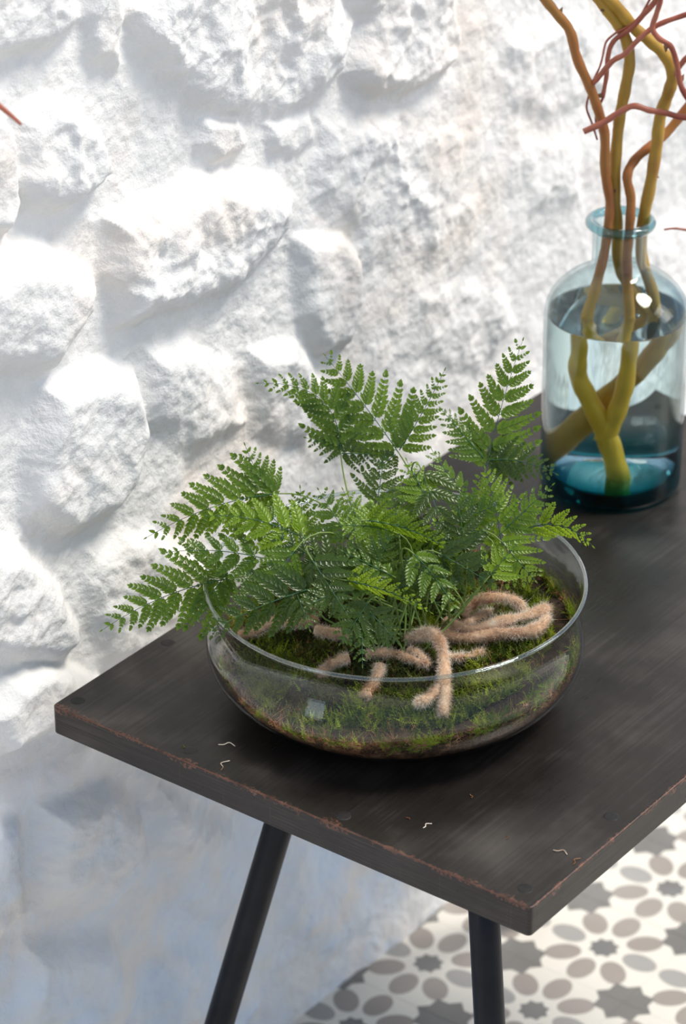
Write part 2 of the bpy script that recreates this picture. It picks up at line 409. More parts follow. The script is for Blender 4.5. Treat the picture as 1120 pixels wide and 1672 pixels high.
def build_wall():
    def axis(fine0, fine1, lo, hi, fs, cs):
        a = list(np.arange(fine0, fine1, fs)); x = fine0; s = fs; pre = []
        while x > lo: s = min(s * 1.25, cs); x -= s; pre.append(max(x, lo))
        x = a[-1]; s = fs; post = []
        while x < hi: s = min(s * 1.25, cs); x += s; post.append(min(x, hi))
        return np.array(pre[::-1] + a + post)
    X = axis(-.13, 1.13, -1.0, 2.3, .0026, .012)
    Z = axis(-.62, .68, -.62, 1.35, .0021, .012)
    gx, gz = np.meshgrid(X, Z, indexing='ij')
    wx = gx + .012 * fbm(gx, gz, 14, 11, 3); wz = gz + .012 * fbm(gx, gz, 14, 21, 3)
    H = .016 * fbm(gx, gz, 5, 31, 3) + .007
    sid = np.full(gx.shape, -1)
    polys = []
    for px, h, bv, tilt, ro in STONES:
        polys.append((np.array([at_y(x, y, .03)[[0, 2]] for x, y in px]), h, bv, tilt, ro))
    # stones beyond the photograph's edges, a jittered course
    xs0 = polys
    r2 = np.random.default_rng(5)
    cand = []
    allc = np.array([p[0].mean(0) for p in polys])
    for i in range(14):
        for j in range(11):
            cx = -.92 + i * .24 + r2.uniform(-.05, .05) + (.1 if j % 2 else 0); cz = -.52 + j * .175 + r2.uniform(-.03, .03)
            if np.min(np.hypot(*(allc - [cx, cz]).T)) < .17: continue
            if -.05 < cx < 1.0 and -.6 < cz < .66 and (cz > -.55 * 1 and cx < .95): 
                q = np.array([cx, .03, cz]) - CAM; dd = q @ FW; u = 560 + F_PX * (q @ RT) / dd; v = 836 - F_PX * (q @ UP) / dd
                if -120 < u < 1200 and -120 < v < 1760: continue
            n = 8; a = np.sort(r2.uniform(0, 2 * np.pi, n)) * .3 + np.linspace(0, 2 * np.pi, n, endpoint=False) * .7
            rx, rz = r2.uniform(.07, .105), r2.uniform(.055, .075)
            polys.append((np.stack([cx + rx * np.cos(a), cz + rz * np.sin(a)], 1), r2.uniform(.026, .038), .026, (r2.uniform(-.1, .2), .1), .7))
    rough = .4 * (np.abs(fbm(wx, wz, 22, 41, 4, .6)) * 2) + .6 * (1 - np.abs(fbm(wx * 1.3, wz, 13, 51, 4, .55)) * 4)
    for k, (P, h, bv, tl, ro) in enumerate(polys):
        lo = P.min(0) - .03; hi = P.max(0) + .03
        i0, i1 = np.searchsorted(X, [lo[0], hi[0]]); j0, j1 = np.searchsorted(Z, [lo[1], hi[1]])
        if i1 <= i0 or j1 <= j0: continue
        sl = (slice(i0, i1), slice(j0, j1)); x = wx[sl]; z = wz[sl]
        d = np.full(x.shape, 1e9); inside = np.zeros(x.shape, bool); n = len(P)
        for i in range(n):
            a = P[i]; b = P[(i + 1) % n]; ab = b - a
            t = np.clip(((x - a[0]) * ab[0] + (z - a[1]) * ab[1]) / (ab @ ab), 0, 1)
            d = np.minimum(d, np.hypot(x - a[0] - t * ab[0], z - a[1] - t * ab[1]))
            c = ((a[1] > z) != (b[1] > z)) & (x < (b[0] - a[0]) * (z - a[1]) / (b[1] - a[1] + 1e-12) + a[0])
            inside ^= c
        sd = np.where(inside, d, -d)
        t = np.clip((sd + .008) / (bv * 1.25), 0, 1); h = h * .78 * float(np.clip(1.12 - .62 * max(P[:, 0].mean(), 0), .5, 1.1))
        prof = (1 - (1 - t) ** 2) * .75 + .25 * t * t * (3 - 2 * t)
        cx, cz = P.mean(0)
        hh = h * prof * (1 + tl[0] * (x - cx) / .1 + tl[1] * (z - cz) / .1) + prof * ro * .012 * (rough[sl] - .45)
        kk = .008; hm = np.clip(.5 + .5 * (hh - H[sl]) / kk, 0, 1)
        H[sl] = np.where(sd > -.012, H[sl] * (1 - hm) + hh * hm + kk * hm * (1 - hm), H[sl])
        sid[sl] = np.where(inside & (sd > .001), k, sid[sl])
    # render skin: brushed lime, small knobs, soft hollows
    H = H + .0050 * fbm(wx, wz, 30, 61, 4, .6) + .0024 * fbm(gx, gz, 120, 71, 3, .6)
    H += .006 * np.clip(np.abs(fbm(wx, wz, 17, 81, 3)) * 3 - .2, 0, 1) * .6
    y = WY - H
    y = np.maximum(y, .006)
    V = np.stack([gx, y, gz], -1).reshape(-1, 3)
    nx, nz = gx.shape
    # smooth normals shared by every piece
    gxn = np.gradient(y, X, axis=0); gzn = np.gradient(y, Z, axis=1)
    Nn = np.stack([gxn, -np.ones_like(y), gzn], -1); Nn /= np.linalg.norm(Nn, axis=-1, keepdims=True); Nn = Nn.reshape(-1, 3)
    ii, jj = np.meshgrid(np.arange(nx - 1), np.arange(nz - 1), indexing='ij')
    v0 = (ii * nz + jj).ravel(); Fc = np.stack([v0, v0 + nz, v0 + nz + 1, v0 + 1], 1)
    s = sid[:-1, :-1].ravel()
    wall = None
    for k in [-1] + sorted(set(s[s >= 0])):
        f = Fc[s == k]
        if len(f) < 30: continue
        uq, inv = np.unique(f, return_inverse=True); inv = inv.reshape(f.shape)
        vv = V[uq]
        me = bpy.data.meshes.new('stone' if k >= 0 else 'wall_back')
        me.vertices.add(len(uq)); me.vertices.foreach_set('co', vv.ravel())
        me.loops.add(f.size); me.loops.foreach_set('vertex_index', inv.ravel().astype(np.int32))
        me.polygons.add(len(f)); me.polygons.foreach_set('loop_start', np.arange(0, f.size, 4, dtype=np.int32))
        me.polygons.foreach_set('use_smooth', np.ones(len(f), bool))
        me.update(calc_edges=True); me.validate()
        me.normals_split_custom_set_from_vertices(Nn[uq].tolist())
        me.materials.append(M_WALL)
        if k < 0:
            wall = bpy.data.objects.new('wall_back', me); link(wall, None, 'structure')
            wall['label'] = 'rough whitewashed rubble stone wall'
        else:
            link(bpy.data.objects.new('stone', me), wall)
    return wall
wall = build_wall()

# ------------------------------------------------------------------ tiled floor
FZ = -0.62
V = [(-4, -5, FZ - .05), (5, -5, FZ - .05), (5, .2, FZ - .05), (-4, .2, FZ - .05), (-4, -5, FZ - .006), (5, -5, FZ - .006), (5, .2, FZ - .006), (-4, .2, FZ - .006)]
floor = mesh_obj('floor', V, [(0, 3, 2, 1), (4, 5, 6, 7), (0, 1, 5, 4), (1, 2, 6, 5), (2, 3, 7, 6), (3, 0, 4, 7)], M_GROUT, smooth=False, kind='structure', label='cement tile floor with grey star and petal pattern')
h = .139 / 2 - .0001; b_ = .0003
tv = [(-h, -h, -.012), (h, -h, -.012), (h, h, -.012), (-h, h, -.012), (-h, -h, -b_), (h, -h, -b_), (h, h, -b_), (-h, h, -b_),
      (-h + b_, -h + b_, 0), (h - b_, -h + b_, 0), (h - b_, h - b_, 0), (-h + b_, h - b_, 0)]
tf = [(0, 3, 2, 1), (8, 9, 10, 11)] + [(i, (i + 1) % 4, 4 + (i + 1) % 4, 4 + i) for i in range(4)] + [(4 + i, 4 + (i + 1) % 4, 8 + (i + 1) % 4, 8 + i) for i in range(4)]
tme = bpy.data.meshes.new('tile'); tme.from_pydata(tv, [], tf); tme.materials.append(M_FLOOR)
for i in range(-8, 11):
    for j in range(-13, 2):
        o = bpy.data.objects.new('tile', tme); link(o, floor)
        o.location = (.7075 + i * .139, -.1425 + j * .139, FZ + random.uniform(-.0002, .0002))

# ------------------------------------------------------------------ table
TL, TW, TT = 0.81, 0.5024, 0.0287
table = empty('side_table', (TL / 2, -TW / 2, FZ), 'long dark bronze metal table with worn copper edges and black splayed tube legs', 'table')
def rounded_slab():
    rc, re, ns = .004, .0016, 4
    def outline(ins, r):
        P = []
        for cx, cy, a0 in ((TL - ins - r, -ins - r, 0), (ins + r, -ins - r, 90), (ins + r, -TW + ins + r, 180), (TL - ins - r, -TW + ins + r, 270)):
            for k in range(ns + 1):
                a = math.radians(a0 + 90 * k / ns); P.append((cx + r * math.cos(a), cy + r * math.sin(a)))
        return P
    rings = []
    for k in range(4):
        a = math.pi / 2 * k / 3; rings.append((re * (1 - math.sin(a)), -re * (1 - math.cos(a))))
    rings = [(re * (1 - math.sin(math.pi / 2 * k / 3)), -re + re * math.cos(math.pi / 2 * k / 3)) for k in range(4)]
    rings += [(0, -TT + re)] + [(re * (1 - math.cos(math.pi / 2 * k / 3)), -TT + re - re * math.sin(math.pi / 2 * k / 3)) for k in range(1, 4)]
    V = []; Fc = []; n = (ns + 1) * 4
    for ins, z in rings: V += [(x, y, z) for x, y in outline(ins, rc)]
    for i in range(len(rings) - 1):
        for j in range(n):
            k = (j + 1) % n; Fc.append((i * n + j, (i + 1) * n + j, (i + 1) * n + k, i * n + k))
    Fc.append(tuple(range(n))); Fc.append(tuple((len(rings) - 1) * n + j for j in range(n))[::-1])
    return V, Fc
V, Fc = rounded_slab()
top = mesh_obj('tabletop', V, Fc, M_TABLE, table, smooth=False, label='dark brushed steel tabletop with copper wear along its edges')
for sx, lx in ((-1, .161), (1, TL - .205)):
    for sy, ly in ((1, -.1624), (-1, -TW + .1624)):
        P = [np.array([lx + sx * .1725 * t, ly + sy * .2017 * t, -TT - t]) for t in np.linspace(0, -FZ - TT - .004, 5)]
        mb = MB(); mb.add(*tube(P, .0137, 28)); lg = mb.obj('leg', M_LEG, table)
        e = P[-1]; mb = MB()
        v_, f_ = lathe([(0, 0), (.0125, 0), (.015, .002), (.015, .009), (.0137, .011)], 24, (e[0], e[1], FZ + .0002)); mb.add(v_, f_); mb.obj('foot_cap', M_RIVET, table)
        mb = MB(); v_, f_ = lathe([(0, 0), (.03, 0), (.03, -.004), (.0, -.004)], 24, (P[0][0], P[0][1], -TT)); mb.add(v_, f_); mb.obj('mounting_plate', M_LEG, table)
rs = [at_z(*p, 0) for p in ((274, 1049), (127, 1144), (310, 1226), (858, 1451), (998, 1333), (561, 1332))]
rs += [np.array([TL - .03, -.03, 0]), np.array([TL - .03, -TW + .03, 0])]
for p in rs:
    v_, f_ = lathe([(0, .0004), (.0045, .0004), (.0062, .0002), (.0066, 0)], 20, (p[0], p[1], 0)); mesh_obj('rivet', v_, f_, M_RIVET, table)

# fibres and crumbs dropped on the tabletop
CR = ['bent pale fibre on the tabletop nearest its front corner', 'pale curled fibre on the tabletop in front of the bowl', 'curled pale fibre left of the bowl, the upper of two', 'long pale fibre left of the bowl, the lower of two',
      'short dark brown crumb on the tabletop between bowl and front corner', 'tiny brown speck on the tabletop beside the pale curled fibre', 'tiny green moss crumb on the tabletop near its left end rivet',
      'pale scratch-like fibre closest to the right long edge of the table', 'small brown fibre on the tabletop just below the bowl shadow']
for k, (x, y, ln, ang) in enumerate([(917, 1390, .012, 80), (697, 1347, .009, 150), (372, 1215, .014, 100), (365, 1248, .015, 175), (828, 1367, .004, 10), (667, 1336, .004, 60), (300, 1219, .004, 20), (940, 1405, .01, 165), (770, 1300, .005, 30)]):
    p = at_z(x, y, .0009); a = math.radians(ang); d = np.array([math.cos(a), math.sin(a), 0]); s = np.array([-d[1], d[0], 0])
    mb = MB(); mb.add(*tube(catmull([p - d * ln / 2, p - s * ln * .2, p + s * ln * .15 + d * ln * .2, p + d * ln / 2 + s * ln * .3], 4), [.0004] * 13, 5))
    mb.obj('peat_fibre', M_MOSS if k == 6 else M_FUZZ if k < 4 else M_FIBRE, None,
           label=CR[k], cat='crumb', group='loose fibres and crumbs on the tabletop')

# ------------------------------------------------------------------ glass bowl
BC = (0.19688, -0.2266, 0.0)
outer = [(0, .004), (.07, .0025), (.096, .0003), (.106, .0012), (.122, .0065), (.140, .0165), (.1535, .029), (.1615, .041), (.1642, .051), (.1636, .060), (.1607, .070), (.1578, .078), (.1566, .085), (.1574, .093), (.1600, .1015), (.1632, .108)]
def sm(P, k=4): return [tuple(p) for p in catmull(np.array(P), k)]
outer = sm(outer, 4)
inner = [(max(r - .0026, 0) if r > .01 else 0, z + (.0030 if r < .13 else .0012)) for r, z in outer]
lip = [(.1645, .1105), (.1652, .1122), (.1645, .1134), (.1630, .1136), (.1614, .1120)]
prof = outer + lip + inner[::-1]
V, Fc = lathe(prof, 160, (0, 0, 0))
bowl = mesh_obj('glass_bowl', V, Fc, M_BOWL, label='wide low clear glass bowl planted with moss and fern, on the table', cat='bowl')
bowl.location = BC
bc = np.array(BC)
a_ = np.linspace(0, 2 * np.pi, 161); V, Fc = tube(np.column_stack([.1636 * np.cos(a_), .1636 * np.sin(a_), np.full(161, .1126)]) + bc, .0019, 10, False)
mesh_obj('rim', V, Fc, M_RIM, bowl, label='thick rounded glass rim')
ip = np.array(inner)
def inner_r(z): 
    zz = ip[:, 1]; o = np.argsort(zz); return np.interp(z, zz[o], ip[o, 0])

# ------------------------------------------------------------------ soil, moss, fibres
def surf(x, y):
    """height of the planting surface, x,y relative to bowl centre"""
    r = np.hypot(x, y)
    right = (x * RT[0] + y * RT[1]); back = (x * FW[0] + y * FW[1]) / .878
    h = .054 + .014 * np.clip(right / .12, -1, 1.2) + .006 * np.clip(back / .12, -1, 1)
    h += .010 * np.exp(-(r / .06) ** 2)
    h -= .005 * np.clip((r - .10) / .055, 0, 1)
    h += .010 * (vnoise(x * 55 + 90, y * 55 + 90, 12) - .5) + .006 * (vnoise(x * 120 + 90, y * 120 + 90, 13) - .5)
    return np.clip(h, .022, .092)
def soil_mesh():
    V = []; Fc = []; nr, ns = 22, 72
    for i in range(nr + 1):
        for k in range(ns):
            a = 2 * math.pi * k / ns; R = .150 * i / nr
            x, y = R * math.cos(a), R * math.sin(a); z = surf(x, y) - .006
            z += .006 * (vnoise(np.array(x * 60 + 50), np.array(y * 60 + 50), 3) - .5)
            if i == nr: x, y = [q * (inner_r(z) - .004) / R for q in (x, y)]
            V.append((x, y, z))
    base = nr * ns
    for i in range(nr):
        for k in range(ns):
            k2 = (k + 1) % ns; Fc.append((i * ns + k, (i + 1) * ns + k, (i + 1) * ns + k2, i * ns + k2))
    lv = 7
    for j in range(1, lv + 1):
        for k in range(ns):
            x0, y0, z0 = V[base + k]; z = z0 + (.008 - z0) * j / lv; a = math.atan2(y0, x0); R = inner_r(z) - .0035 - .002 * random.random()
            if j == lv: R = .09
            V.append((R * math.cos(a), R * math.sin(a), z))
    for j in range(lv):
        for k in range(ns):
            k2 = (k + 1) % ns; a = base + j * ns if j == 0 else (nr + 1) * ns + (j - 1) * ns; b = (nr + 1) * ns + j * ns
            Fc.append((a + k, b + k, b + k2, a + k2))
    Fc.append(tuple((nr + 1) * ns + (lv - 1) * ns + k for k in range(ns))[::-1])
    return np.array(V) + bc, Fc
V, Fc = soil_mesh()
mesh_obj('potting_soil', V, Fc, M_SOIL, kind='stuff', label='dark peaty soil filling the glass bowl under the moss', cat='soil')

def strands(name, mat_, P, D, ln, width, feather, label, cat, curl=.5, parent=None, clamp=True):
    """many short curved strands, vectorised; feather = number of side leaflets pairs"""
    n = len(P); D = D / (np.linalg.norm(D, axis=1)[:, None] + 1e-9)
    S = np.cross(D, rng.normal(size=(n, 3))); S /= np.linalg.norm(S, axis=1)[:, None] + 1e-9
    U = np.cross(S, D); ln = ln * rng.uniform(.6, 1.3, n); cu = curl * rng.normal(size=n)
    k = 4; t = np.linspace(0, 1, k + 1)
    C = P[:, None] + D[:, None] * (ln[:, None] * t)[..., None] + U[:, None] * (ln[:, None] * cu[:, None] * t ** 2 * .8)[..., None]
    w_ = width * (1 - .75 * t)
    A = C + S[:, None] * w_[None, :, None]; B = C - S[:, None] * w_[None, :, None]
    V = np.stack([A, B], 2).reshape(n, -1, 3); nv = V.shape[1]
    q = np.array([[2 * i, 2 * i + 1, 2 * i + 3] for i in range(k)] + [[2 * i, 2 * i + 3, 2 * i + 2] for i in range(k)])
    if feather:
        tt = np.linspace(.12, .95, feather); fl = []
        for j, tj in enumerate(tt):
            c = P + D * (ln * tj)[:, None] + U * (ln * cu * tj ** 2 * .8)[:, None]
            for sg in (1, -1):
                l2 = (ln * .26 * (1.1 - tj))[:, None]
                tip = c + (S * sg * .85 + D * .55 + U * rng.uniform(-.3, .5, n)[:, None]) * l2
                fl += [c - D * width * 1.3, c + D * width * 1.6, tip]
        Fv = np.stack(fl, 1); V = np.concatenate([V, Fv], 1)
        q = np.concatenate([q, np.arange(nv, nv + Fv.shape[1]).reshape(-1, 3)])
        nv = V.shape[1]
    Fc = (q[None] + (np.arange(n) * nv)[:, None, None]).reshape(-1, 3)
    V = V.reshape(-1, 3)
    if clamp:
        q = V[:, :2] - bc[:2]; V[:, 2] = np.maximum(V[:, 2], .0045); rr = np.hypot(*q.T); mx = inner_r(V[:, 2]) - .0006
        f = np.where((rr > mx) & (V[:, 2] < .112), mx / rr, 1); V[:, :2] = bc[:2] + q * f[:, None]
    if parent is not None: V = V - np.array(parent.location)
    me = bpy.data.meshes.new(name)
    me.vertices.add(len(V)); me.vertices.foreach_set('co', V.ravel())
    me.loops.add(Fc.size); me.loops.foreach_set('vertex_index', Fc.ravel().astype(np.int32))
    me.polygons.add(len(Fc)); me.polygons.foreach_set('loop_start', np.arange(0, Fc.size, 3, dtype=np.int32))
    me.update(calc_edges=True); me.materials.append(mat_)
    o = bpy.data.objects.new(name, me)
    kw = dict(kind='stuff')
    return link(o, parent, 'stuff', label, cat)

def disc_pts(n, fn=None, rmax=.137):
    out = []
    while sum(map(len, out)) < n:
        p = rng.uniform(-rmax, rmax, (n * 2, 2)); p = p[np.hypot(*p.T) < rmax]
        if fn is not None: p = p[rng.random(len(p)) < fn(p[:, 0], p[:, 1])]
        out.append(p)
    p = np.concatenate(out)[:n]
    z = surf(p[:, 0], p[:, 1])
    return np.column_stack([p, z])
def patch(x, y, s=26, sd=9): return vnoise(x * s + 90, y * s + 90, sd)
def right_of(x, y): return x * RT[0] + y * RT[1]
def clampin(P, ln=0):
    r = np.hypot(P[:, 0], P[:, 1]); m = inner_r(P[:, 2]) - .0015
    f = np.where(r > m, m / r, 1); P = P.copy(); P[:, 0] *= f; P[:, 1] *= f; return P
def up_dirs(P, spread=.9, out=.25):
    D = rng.normal(size=P.shape) * spread; D[:, 2] = np.abs(D[:, 2]) * .5 + .55
    r = np.hypot(P[:, 0], P[:, 1])[:, None]
    lim = np.clip((r - .12) / .03, 0, 1)
    D[:, :2] = D[:, :2] * (1 - .8 * lim) - P[:, :2] / (r + 1e-6) * lim * .8 * out * 3
    return D
P = disc_pts(6500, lambda x, y: np.clip(.1 + 2.4 * (patch(x, y, 38) - .42) + 3.0 * right_of(x, y), 0.01, 1))
strands('green_moss', M_MOSS, P + bc + [0, 0, -.004], up_dirs(P), .0115, .00050, 6, 'bright yellow green feathery moss covering the soil in the glass bowl', 'moss')
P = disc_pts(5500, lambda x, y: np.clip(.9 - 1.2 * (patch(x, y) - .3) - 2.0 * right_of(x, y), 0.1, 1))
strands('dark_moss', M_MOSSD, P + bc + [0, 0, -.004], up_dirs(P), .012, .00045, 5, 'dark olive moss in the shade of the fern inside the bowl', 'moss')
# side of the planting seen through the glass
def side_pts(n, f0, f1, fn=None):
    a = rng.uniform(0, 2 * np.pi, n * 3); t = rng.uniform(f0, f1, n * 3)
    x = np.cos(a) * .145; y = np.sin(a) * .145; zt = surf(x, y) + .002
    z = .008 + (zt - .008) * t
    R = inner_r(z) - rng.uniform(.0015, .006, n * 3)
    P = np.column_stack([np.cos(a) * R, np.sin(a) * R, z])
    if fn is not None: P = P[rng.random(len(P)) < fn(a, t)]
    return P[:n]
def tang_dirs(P, upw=.4):
    r = P[:, :2] / np.hypot(P[:, 0], P[:, 1])[:, None]; tg = np.column_stack([-r[:, 1], r[:, 0], 0 * r[:, 0]])
    D = tg * rng.normal(size=(len(P), 1)) + np.column_stack([-r * .12, 0 * r[:, 0]])
    D[:, 2] = rng.normal(size=len(P)) * .5 + upw; return D
def apatch(a, t): return vnoise(np.cos(a) * 9 + 40 + t * 2, np.sin(a) * 9 + 40 + t * 3, 17)
P = side_pts(4200, .55, 1.0, lambda a, t: np.clip((apatch(a, t) - .28) * 2.2, .05, 1) * np.clip((t - .5) * 3, 0, 1) * np.clip(.35 + 5 * right_of(np.cos(a) * .145, np.sin(a) * .145), .15, 1))
strands('side_moss', M_MOSS, P + bc, tang_dirs(P, .6), .012, .00045, 6, 'yellow green moss pressed against the inside of the bowl glass', 'moss')
P = side_pts(12000, .0, 1.0, lambda a, t: np.clip(1.3 - t * 1.0, .12, 1))
strands('peat_fibres', M_FIBRE, P + bc, tang_dirs(P, .1), .013, .00040, 1, 'reddish brown peat fibres packed along the bottom of the bowl', 'fibres', .9)
P = disc_pts(1500, lambda x, y: np.clip(patch(x, y, 30, 44), .1, 1))
P2 = P.copy()
strands('dry_moss', M_FIBRE, P2 + bc + [0, 0, -.003], up_dirs(P2), .010, .0003, 3, 'dry orange brown moss stems scattered over the bowl', 'moss')

# ------------------------------------------------------------------ fern
crown = np.array([BC[0] + .005, BC[1] + .0, .055])
fern = empty('rabbit_foot_fern', tuple(crown), 'bushy green lacy fern with furry pinkish brown rhizomes growing from the glass bowl', 'fern')

TPL = [(.0, .02), (.10, .09), (.19, .27), (.28, .36), (.35, .25), (.45, .34), (.54, .33), (.60, .21), (.70, .25), (.79, .21), (.84, .11), (.93, .09), (1.0, .0)]
TPN = np.array(TPL)
MIDN = np.array([(.0, 0), (.35, 0), (.7, 0)])
_no = len(TPL)
PV = np.concatenate([np.column_stack([TPN, np.full(_no, .06)]), np.column_stack([TPN[:-1] * [1, -1], np.full(_no - 1, .06)]), np.column_stack([MIDN, [0, -.03, -.02]])])
m0 = _no * 2 - 1
L_ = list(range(_no)); R_ = list(range(_no, _no * 2 - 1)) + [_no - 1]
def _half(S, flip):
    # split outline into three fans to the midrib
    a = [m0, *S[0:5], m0 + 1]; b = [m0 + 1, *S[4:9], m0 + 2]; c = [m0 + 2, *S[8:]]
    out = [tuple(q) for q in (a, b, c)]
    return [q[::-1] if flip else q for q in out]
PF = _half(L_, True) + _half(R_, False)

def frond(b, t, W, roll=0, bend=(0, 0), bd=0, n=None, tone=0, stalk=True, asym=1.0, seed=0, root=None, arch=.06, fold=.12):
    r = np.random.default_rng(1000 + seed)
    P0 = at_d(b[0], b[1], b[2]); P2 = at_d(t[0], t[1], t[2])
    P1 = at_d((b[0] + t[0]) / 2 + bend[0], (b[1] + t[1]) / 2 + bend[1], (b[2] + t[2]) / 2 + bd)
    ln = np.linalg.norm(P2 - P0) + np.linalg.norm(P1 - (P0 + P2) / 2) * .6
    W = W * .000528
    if n is None: n = int(np.clip(ln / (.0078 if W < .027 else .0135), 5, 11))
    gap = ln / n
    ns = 40; C = bez([P0, P1, P2], ns + 1); T = np.gradient(C, axis=0); T /= np.linalg.norm(T, axis=1)[:, None]
    view = nrm(CAM - P0)
    mb = MB()
    def frame(s):
        x = s * ns; i = min(int(x), ns - 1); f = x - i
        c = C[i] * (1 - f) + C[i + 1] * f; tt = nrm(T[i] * (1 - f) + T[i + 1] * f)
        nn = nrm(view - tt * (view @ tt)); sd = np.cross(tt, nn)
        a = math.radians(roll); n2 = nn * math.cos(a) + sd * math.sin(a)
        return c, tt, n2, np.cross(tt, n2)
    # rachis
    mb.add(*tube(C[::2], np.linspace(.00055, .00018, len(C[::2])), 4, False), m=1)
    for i in range(n):
        s = .02 + .955 * (1 - (1 - i / n) ** 1.22)
        for sg in (1, -1):
            ss = min(s + (0.012 if sg > 0 else 0), .985)
            c, tt, nn, sd = frame(ss)
            Lp = W * (1 - ss) ** 1.0 * r.uniform(.88, 1.08) * (asym if sg > 0 else 1 / asym) + .0022
            if i == 0: Lp *= 1.0
            ang = math.radians(60 - 16 * ss + r.normal() * 3)
            d = nrm(tt * math.cos(ang) + sd * sg * math.sin(ang) - nn * fold + nn * r.normal() * .06)
            if Lp < .0065:
                dn = nrm(nn - d * (nn @ d)); ds = np.cross(dn, d)
                mb.add(c + (PV[:, 0:1] * d + PV[:, 1:2] * .75 * ds + PV[:, 2:3] * dn) * max(Lp, .0028) * 1.1, PF); continue
            # pinna axis, bending a little towards the tip and down
            k = 9; u = np.linspace(0, 1, k)
            A = c + d * (Lp * u)[:, None] + tt * (Lp * .14 * u ** 2)[:, None] - nn * (Lp * r.uniform(.02, .16) * u ** 2)[:, None]
            pn = nn + sd * sg * fold; 
            if Lp > .006: mb.add(*tube(A[::2], np.linspace(.00034, .00012, 5), 3, False), m=1)
            sp_ = max(.0024, min(.0046, Lp * .125)); m = max(2, int(Lp / sp_)); sp_ = Lp / m
            gl = min(gap, W * .42) * 1.02 * (1 - .42 * ss)
            for j in range(m + 1):
                u_ = (j + .35) / m if j < m else .93
                if u_ > .97: continue
                x = u_ * (k - 1); q = min(int(x), k - 2); f = x - q
                pc = A[q] * (1 - f) + A[q + 1] * f; ax = nrm(A[q + 1] - A[q]); an = nrm(pn - ax * (pn @ ax)); asd = np.cross(ax, an)
                for s2 in ((1, -1) if j < m else (0,)):
                    pl = min(max(gl, sp_ * 1.35), Lp * .46) * (1 - u_ * .72) * (.76 + .32 * min(1, u_ * 4)) * r.uniform(.92, 1.08)
                    if s2 == 0: pl = sp_ * 1.5; dr = ax
                    else:
                        if j == 0 and s2 * sg < 0: pl *= 1.3      # inner basal pinnule is the biggest
                        a2 = math.radians(36 + r.normal() * 3); dr = nrm(ax * math.cos(a2) + asd * s2 * math.sin(a2) - an * .04)
                    dn = nrm(an + r.normal(size=3) * .07); dn = nrm(dn - dr * (dn @ dr)); ds = np.cross(dn, dr)
                    Vp = pc + (PV[:, 0:1] * dr + PV[:, 1:2] * min(.95, 1.08 * sp_ / pl + .22) * ds + PV[:, 2:3] * dn) * pl
                    mb.add(Vp, PF)
    # terminal leaflet
    c, tt, nn, sd = frame(.985)
    mb.add(c + (PV[:, 0:1] * tt + PV[:, 1:2] * .5 * sd + PV[:, 2:3] * nn) * .004, PF)
    fo = mb.obj('frond', None, fern, smooth=True, mats=[M_LEAF[tone], M_VEIN])
    if stalk:
        r0 = np.array(root) if root is not None else crown + np.array([r.uniform(-.05, .05), r.uniform(-.045, .045), 0.005])
        h = np.linalg.norm(P0 - r0)
        mid = r0 * .45 + P0 * .55 - nrm(P2 - P0) * h * .12 + np.array([0, 0, .10 * h])
        mid = P0 - nrm(C[3] - C[0]) * h * .4 if (P0 - nrm(C[3] - C[0]) * h * .4)[2] > .05 else mid
        mb = MB(); mb.add(*tube(bez([r0, mid, P0], 12), np.linspace(.0010, .0006, 12), 7, False)); mb.obj('stalk', M_STALK, fern)
    return fo

